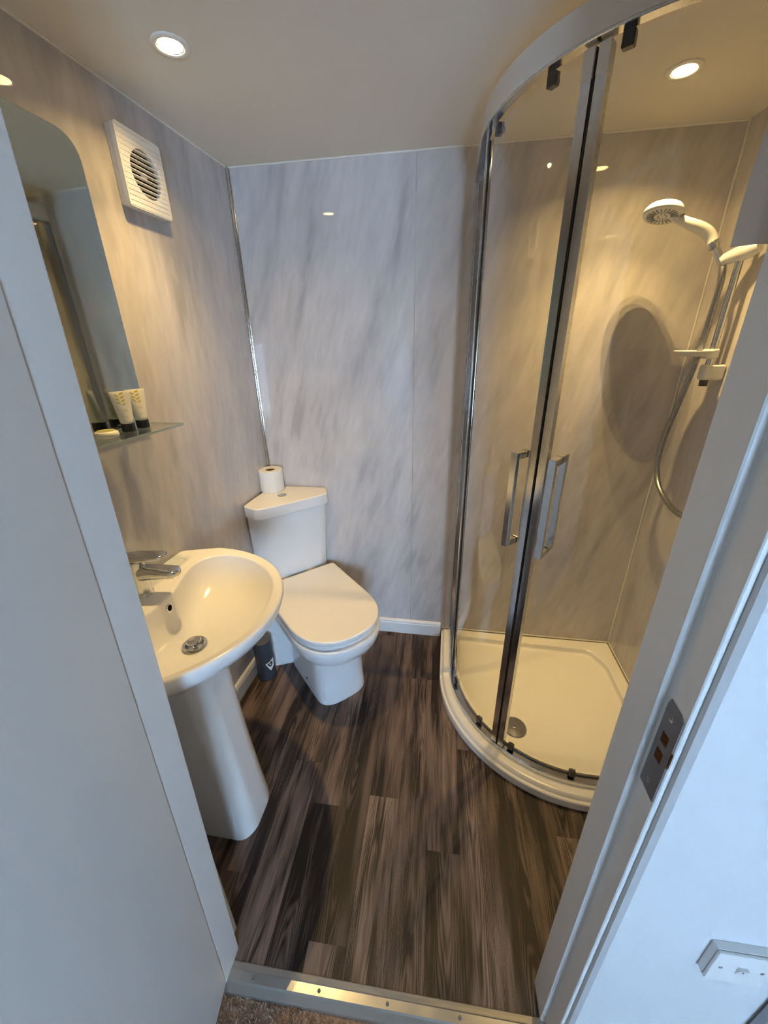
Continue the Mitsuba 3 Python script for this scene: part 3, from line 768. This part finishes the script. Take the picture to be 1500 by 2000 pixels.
# sealant along the wall edges
obj('sealant', cat(tube([(0.91, D-0.001, 0.056), (W, D-0.001, 0.056)], 0.0035, 8), tube([(W-0.001, 0.93, 0.056), (W-0.001, D, 0.056)], 0.0035, 8)), 'seal_white', ty, 30)

# ------------------------------------------------------------------ shower enclosure
en = thing('shower_enclosure', 'curved quadrant shower enclosure with chrome frame and clear fixed glass', 'shower enclosure')


def path(r, n=48):
    return np.vstack([[[CQ[0]-r, D-0.001]], arcpts(r, 0, 90, n), [[W-0.001, CQ[1]-r]]])


def rail(ri_, ro_, z0, z1, c=0.003):
    secs = [(ri_, z0), (ro_-c, z0), (ro_, z0+c), (ro_, z1-c), (ro_-c, z1), (ri_+c, z1), (ri_, z1-c)]
    P = [np.c_[path(r), np.full(50, z)] for r, z in secs]
    return rings_mesh([np.array([p[i] for p in P]) for i in range(50)])


obj('header', rail(0.474, 0.492, 2.045, 2.104), 'header_metal', en, 30, label='satin grey curved header rail')
obj('header_lip', rail(0.472, 0.494, 2.0405, 2.0455, 0.001), 'chrome', en, 30)
obj('track', rail(0.455, 0.482, 0.056, 0.078, 0.003), 'chrome', en, 30, label='chrome curved bottom track')
obj('track_seal', rail(0.449, 0.456, 0.0565, 0.086, 0.001), 'dark_plastic', en, 30)
xg = CQ[0]-RQ; yg = CQ[1]-RQ
for a in ('left', 'front'):
    if a == 'left':
        ch = [box(xg-0.014, xg+0.014, D-0.032, D-0.001, 0.056, 2.045, 0.002)]; pst = [box(xg-0.010, xg+0.010, 1.452, 1.474, 0.078, 2.045, 0.003)]
        gl = trimesh.Trimesh([[xg, 1.474, 0.078], [xg, D-0.032, 0.078], [xg, D-0.032, 2.04], [xg, 1.474, 2.04]], [[0, 1, 2], [0, 2, 3]], process=False)
        sl = box(xg-0.003, xg+0.003, 1.440, 1.452, 0.08, 2.04, 0.001)
    else:
        ch = [box(W-0.032, W-0.001, yg-0.014, yg+0.014, 0.056, 2.045, 0.002)]; pst = [box(1.530, 1.552, yg-0.010, yg+0.010, 0.078, 2.045, 0.003)]
        gl = trimesh.Trimesh([[1.552, yg, 0.078], [W-0.032, yg, 0.078], [W-0.032, yg, 2.04], [1.552, yg, 2.04]], [[0, 1, 2], [0, 2, 3]], process=False)
        sl = box(1.520, 1.530, yg-0.003, yg+0.003, 0.08, 2.04, 0.001)
    obj('wall_channel', ch[0], 'chrome', en, False)
    obj('post', pst[0], 'chrome', en, False)
    obj('seal', sl, 'black_rubber', en, False)
    obj('fixed_pane', gl, 'pane_glass', en, False)


def arcstrip(r0, r1, a0, a1, z0, z1, n=8):
    P = [(r0, z0), (r1, z0), (r1, z1), (r0, z1)]
    A = [arcpts(r, a0, a1, n) for r, _ in P]
    return rings_mesh([np.array([[*A[k][i], P[k][1]] for k in range(4)]) for i in range(n)])


def radial(th, r, z=0.0):
    """Frame on the glass at angle th: x outwards, y along the curve, z up."""
    t = math.radians(th); o = np.array([-math.cos(t), -math.sin(t)]); tn = np.array([math.sin(t), -math.cos(t)])
    m = np.eye(4); m[:2, 0] = o; m[:2, 1] = tn; m[:2, 3] = CQ+o*r; m[2, 3] = z; return m


def shower_door(a0, a1, stile, handle, rollers, label):
    t = thing('shower_door', label, 'shower door', 'sliding doors of the shower enclosure')
    n = 40; z0, z1 = 0.082, 2.036
    A = arcpts(RQ-0.004, a0, a1, n)
    if a1 >= 90:
        A = np.vstack([A, [[1.52, CQ[1]-RQ+0.004]]]); n += 1
    g = trimesh.Trimesh(np.vstack([np.c_[A, np.full(n, z0)], np.c_[A, np.full(n, z1)]]), np.vstack([[[i, i+1, n+i+1], [i, n+i+1, n+i]] for i in range(n-1)]), process=False)
    obj('pane', g, 'pane_glass', t, True)
    s0, s1 = stile
    st = obj('stile', arcstrip(RQ-0.014, RQ+0.010, s0, s1, z0, z1, 6), 'chrome', t, 30, label='chrome closing stile')
    lo, hi = (s1, s1+0.32) if stile[0] < 50 else (s0-0.32, s0)
    obj('seal', arcstrip(RQ-0.010, RQ+0.006, lo, hi, z0, z1, 3), 'black_rubber', st, False)
    obj('end_cap', arcstrip(RQ-0.0150, RQ+0.0110, s0-0.05, s1+0.05, z1-0.045, z1+0.001, 6), 'header_metal', st, False)
    hd = radial(handle, RQ-0.004)
    hz0, hz1 = 0.945, 1.238
    for nm, sg_, o in (('handle', 1, 0.003), ('inner_handle', -1, 0.003)):
        q = []
        dp = 0.050
        q.append(box(*sorted((sg_*(dp-0.015), sg_*dp)), -0.0100, 0.0100, hz0, hz1, 0.0015))
        for zz in (hz0, hz1-0.020):
            q.append(box(*sorted((sg_*o, sg_*(dp-0.014))), -0.0100, 0.0100, zz, zz+0.020, 0.0015))
        h = obj(nm, cat(*q), 'chrome', t, False, m=hd)
        for zz in (hz0+0.010, hz1-0.010):
            obj('washer', box(*sorted((0.0, sg_*o)), -0.0095, 0.0095, zz-0.0095, zz+0.0095), 'black_rubber', h, False, m=hd)
    for ra in rollers:
        for zz, up in ((0.084, 1), (2.018, -1)):
            m = radial(ra, RQ-0.004)
            r = obj('roller', box(-0.012, 0.006, -0.011, 0.011, zz, zz+0.024, 0.002), 'dark_plastic', t, False, m=m)
            obj('wheel', xf(lathe([(0.0065, 0), (0.0065, 0.005), (0.003, 0.006), (0, 0.006)], 18), m@trimesh.transformations.translation_matrix([-0.012, 0, zz+0.011])@trimesh.transformations.rotation_matrix(-math.pi/2, [0, 1, 0])), 'steel_plate', r, 30)


shower_door(4.5, 50.6, (47.9, 50.4), 45.0, (12, 38.3), 'left curved sliding shower door with chrome bar handle')
shower_door(51.2, 90, (51.4, 53.9), 57.2, (57.0, 83.8), 'right curved sliding shower door with chrome bar handle, nearer the door frame')

# ------------------------------------------------------------------ shower set on the right wall
RX, RY = 1.732, 1.527
rs = thing('riser_rail', 'chrome shower riser rail with white brackets on the right shower wall', 'shower rail')
obj('rail', tube([(RX, RY, 1.392), (RX, RY, 1.955)], 0.010, 20), 'chrome', rs, 40)
obj('bottom_bracket', cat(box(RX-0.018, W-0.001, RY-0.018, RY+0.018, 1.392, 1.440, 0.005)), 'white_plastic', rs, 30, label='white lower wall bracket')
obj('bottom_cap', lathe([(0, 1.372), (0.012, 1.372), (0.013, 1.392), (0, 1.392)], 20, (RX, RY, 0)), 'dark_plastic', rs, 30)
obj('top_bracket', box(RX-0.016, W-0.001, RY-0.016, RY+0.016, 1.930, 1.965, 0.005), 'white_plastic', rs, 30, label='white upper wall bracket')
obj('clip', lathe([(0.012, 1.83), (0.0135, 1.832), (0.0135, 1.85), (0.012, 1.852)], 20, (RX, RY, 0)), 'chrome', rs, 30)
hold = obj('slider', tube([(RX+0.020, RY-0.040, 1.762), (RX+0.008, RY-0.016, 1.756), (RX-0.010, RY+0.012, 1.750), (RX-0.034, RY+0.034, 1.738)], [0.014, 0.021, 0.023, 0.019, 0.015], 20, 16), 'white_plastic', rs, 60, label='white slider that holds the hand shower')
C0 = np.array([RX-0.036, RY+0.036, 1.745]); C1 = np.array([1.668, 1.572, 1.790]); 
hs = thing('hand_shower', 'white hand shower with round spray head in its holder on the rail', 'shower head')
HC = np.array([1.508, 1.575, 1.876])
fd = np.array([-0.16, -0.19, -0.96]); fd /= np.linalg.norm(fd)
cd = (C1-C0)/np.linalg.norm(C1-C0)
obj('connector', tube([C0-cd*0.015, C0+cd*0.010, C1-cd*0.016], [0.011, 0.0115, 0.0125], 20), 'chrome', hs, 40, label='chrome hose connector')
obj('collar', tube([C1-cd*0.018, C1-cd*0.008, C1+cd*0.004], [0.0135, 0.017, 0.0175], 20), 'chrome', hs, 40)
hb = HC-fd*0.004
obj('handle', tube([C1, C1+cd*0.03, C1*0.5+hb*0.5+np.array([0.004, 0, 0.008]), hb+(C1-hb)*0.25+np.array([0, 0, 0.004]), hb+np.array([0.01, 0, 0.001])], [0.0155, 0.0170, 0.0165, 0.0145, 0.0125, 0.0110], 24, 24), 'white_plastic', hs, 60)
HM = trimesh.geometry.align_vectors([0, 0, -1], fd); HM[:3, 3] = HC
obj('head', lathe([(0.0, -0.010), (0.045, -0.010), (0.0525, -0.008), (0.0545, -0.003), (0.054, 0.004), (0.048, 0.013), (0.034, 0.0205), (0.016, 0.0235), (0, 0.024)], 48), 'white_plastic', hs, 60, m=HM)
nz = []
for k in range(22):
    a = 2*math.pi*k/22
    nz.append(xf(box(0.022, 0.043, -0.0016, 0.0016, -0.0125, -0.0095, 0.0008), trimesh.transformations.rotation_matrix(a, [0, 0, 1])))
for k in range(8):
    a = 2*math.pi*k/8
    nz.append(lathe([(0, -0.012), (0.0018, -0.012), (0.0018, -0.0095)], 8, (0.012*math.cos(a), 0.012*math.sin(a), 0)))
for k, m in enumerate(nz):
    obj('nozzle', m, 'nozzle_grey', hs+'__head', False, m=HM)
obj('dial_tab', box(0.046, 0.058, -0.006, 0.006, -0.012, -0.005, 0.002), 'nozzle_grey', hs, False, m=HM@trimesh.transformations.rotation_matrix(-0.5, [0, 0, 1]))
# hose with its ribs
hp = np.array([C0-cd*0.02, (1.706, 1.553, 1.715), (1.706, 1.546, 1.60), (1.703, 1.545, 1.49), (1.70, 1.560, 1.38), (1.70, 1.588, 1.27), (1.70, 1.612, 1.16), (1.70, 1.608, 1.07), (1.70, 1.565, 1.005), (1.70, 1.48, 0.968), (1.70, 1.38, 0.958), (1.71, 1.29, 0.985), (1.73, 1.22, 1.06), (1.745, 1.20, 1.12)])
tl = np.r_[0, np.cumsum(np.linalg.norm(np.diff(hp, axis=0), axis=1))]; cs = CubicSpline(tl, hp)
nseg = 1400; ts = np.linspace(0, tl[-1], nseg)
obj('shower_hose', tube(cs(ts), 0.0092+0.0013*np.array([1, 1, -1, -1]*(nseg//4)), 12), 'satin_metal', None, 25, 'ribbed chrome shower hose hanging in a loop below the hand shower', 'shower hose')
# shower mixer that the hose comes from (behind the door frame)
mx = thing('shower_mixer', 'white shower mixer unit on the right shower wall at the end of the hose', 'shower mixer')
obj('body', box(W-0.075, W-0.001, 1.09, 1.25, 1.12, 1.40, 0.012), 'white_plastic', mx, 30)
obj('dial', xf(lathe([(0.032, 0), (0.032, 0.012), (0.027, 0.022), (0, 0.023)], 30), trimesh.transformations.translation_matrix([W-0.075, 1.17, 1.29])@trimesh.transformations.rotation_matrix(-math.pi/2, [0, 1, 0])), 'satin_metal', mx, 40)
sd = thing('soap_dish', 'white oval soap dish clipped to the shower riser rail', 'soap dish')
ea = np.linspace(0, 2*np.pi, 48, endpoint=False)
dc = np.array([1.668, 1.512])
el = lambda k: np.c_[dc[0]+0.050*k*np.cos(ea), dc[1]+0.075*k*np.sin(ea)]
obj('dish', rings_mesh([np.c_[el(k), np.full(48, z)] for k, z in ((0.25, 1.4655), (0.6, 1.4680), (0.92, 1.4765), (0.99, 1.4800), (1.0, 1.4825), (0.985, 1.4840), (0.93, 1.4815), (0.6, 1.4730), (0.2, 1.4715))]), 'white_plastic', sd, 50)
obj('clip', cat(box(RX-0.026, RX+0.014, RY-0.016, RY+0.016, 1.458, 1.488, 0.004)), 'white_plastic', sd, 30)

# towel hung over the header rail
tw = []
nx, nz_ = 40, 46
X = np.linspace(1.404, 1.72, nx)
ztop, zb = 2.1055, 1.675
pathz = np.r_[np.linspace(zb, ztop-0.012, nz_), [ztop, ztop+0.004, ztop+0.004, ztop], np.linspace(ztop-0.012, zb+0.05, nz_)]
yo = CQ[1]-0.494; yi = CQ[1]-0.472
pathy = np.r_[np.full(nz_, yo-0.006), [yo-0.005, yo+0.008, yi-0.008, yi+0.005], np.full(nz_, yi+0.008)]
vs = []
for j in range(len(pathz)):
    h = max(ztop-pathz[j], 0)
    k = min(h/0.10, 1.0)*(0.35+0.65*h/(ztop-zb))
    fold = 0.011*np.sin(X*52+0.8*h*4)+0.007*np.sin(X*97+1.3)
    sgn = -1 if j < nz_+2 else 1
    xs = X-0.012*(h > 0)*(h/0.43)*np.linspace(1, -0.3, nx)+0.004*math.sin(h*14)*np.linspace(1, 0, nx)
    if j >= nz_+2:
        xs = xs+0.075*np.linspace(1, 0, nx)
    vs.append(np.c_[xs, np.full(nx, pathy[j])+sgn*k*(0.012+fold*0.8), np.full(nx, pathz[j])])
ext = [v.copy() for v in vs]
nr = len(vs); top = np.vstack(vs)
fc = []
for j in range(nr-1):
    for i in range(nx-1):
        a = j*nx+i; fc += [(a, a+1, a+nx+1), (a, a+nx+1, a+nx)]
tm = trimesh.Trimesh(top, fc, process=False)
nv = tm.vertex_normals; th2 = 0.0022
both = trimesh.Trimesh(np.vstack([top+nv*th2/2, top-nv*th2/2]), np.vstack([np.array(fc), np.array(fc)[:, ::-1]+len(top)]), process=False)
edge = []
def _e(a, b): edge.extend([(a, b, b+len(top)), (a, b+len(top), a+len(top))])
for i in range(nx-1):
    _e(i+1, i); _e((nr-1)*nx+i, (nr-1)*nx+i+1)
for j in range(nr-1):
    _e(j*nx, (j+1)*nx); _e((j+1)*nx+nx-1, j*nx+nx-1)
both = trimesh.Trimesh(both.vertices, np.vstack([both.faces, edge]), process=False)
twk = thing('towel', 'light grey towel hung over the shower header at the right edge', 'towel')
obj('cloth', both, 'towel_cloth', twk, 60)
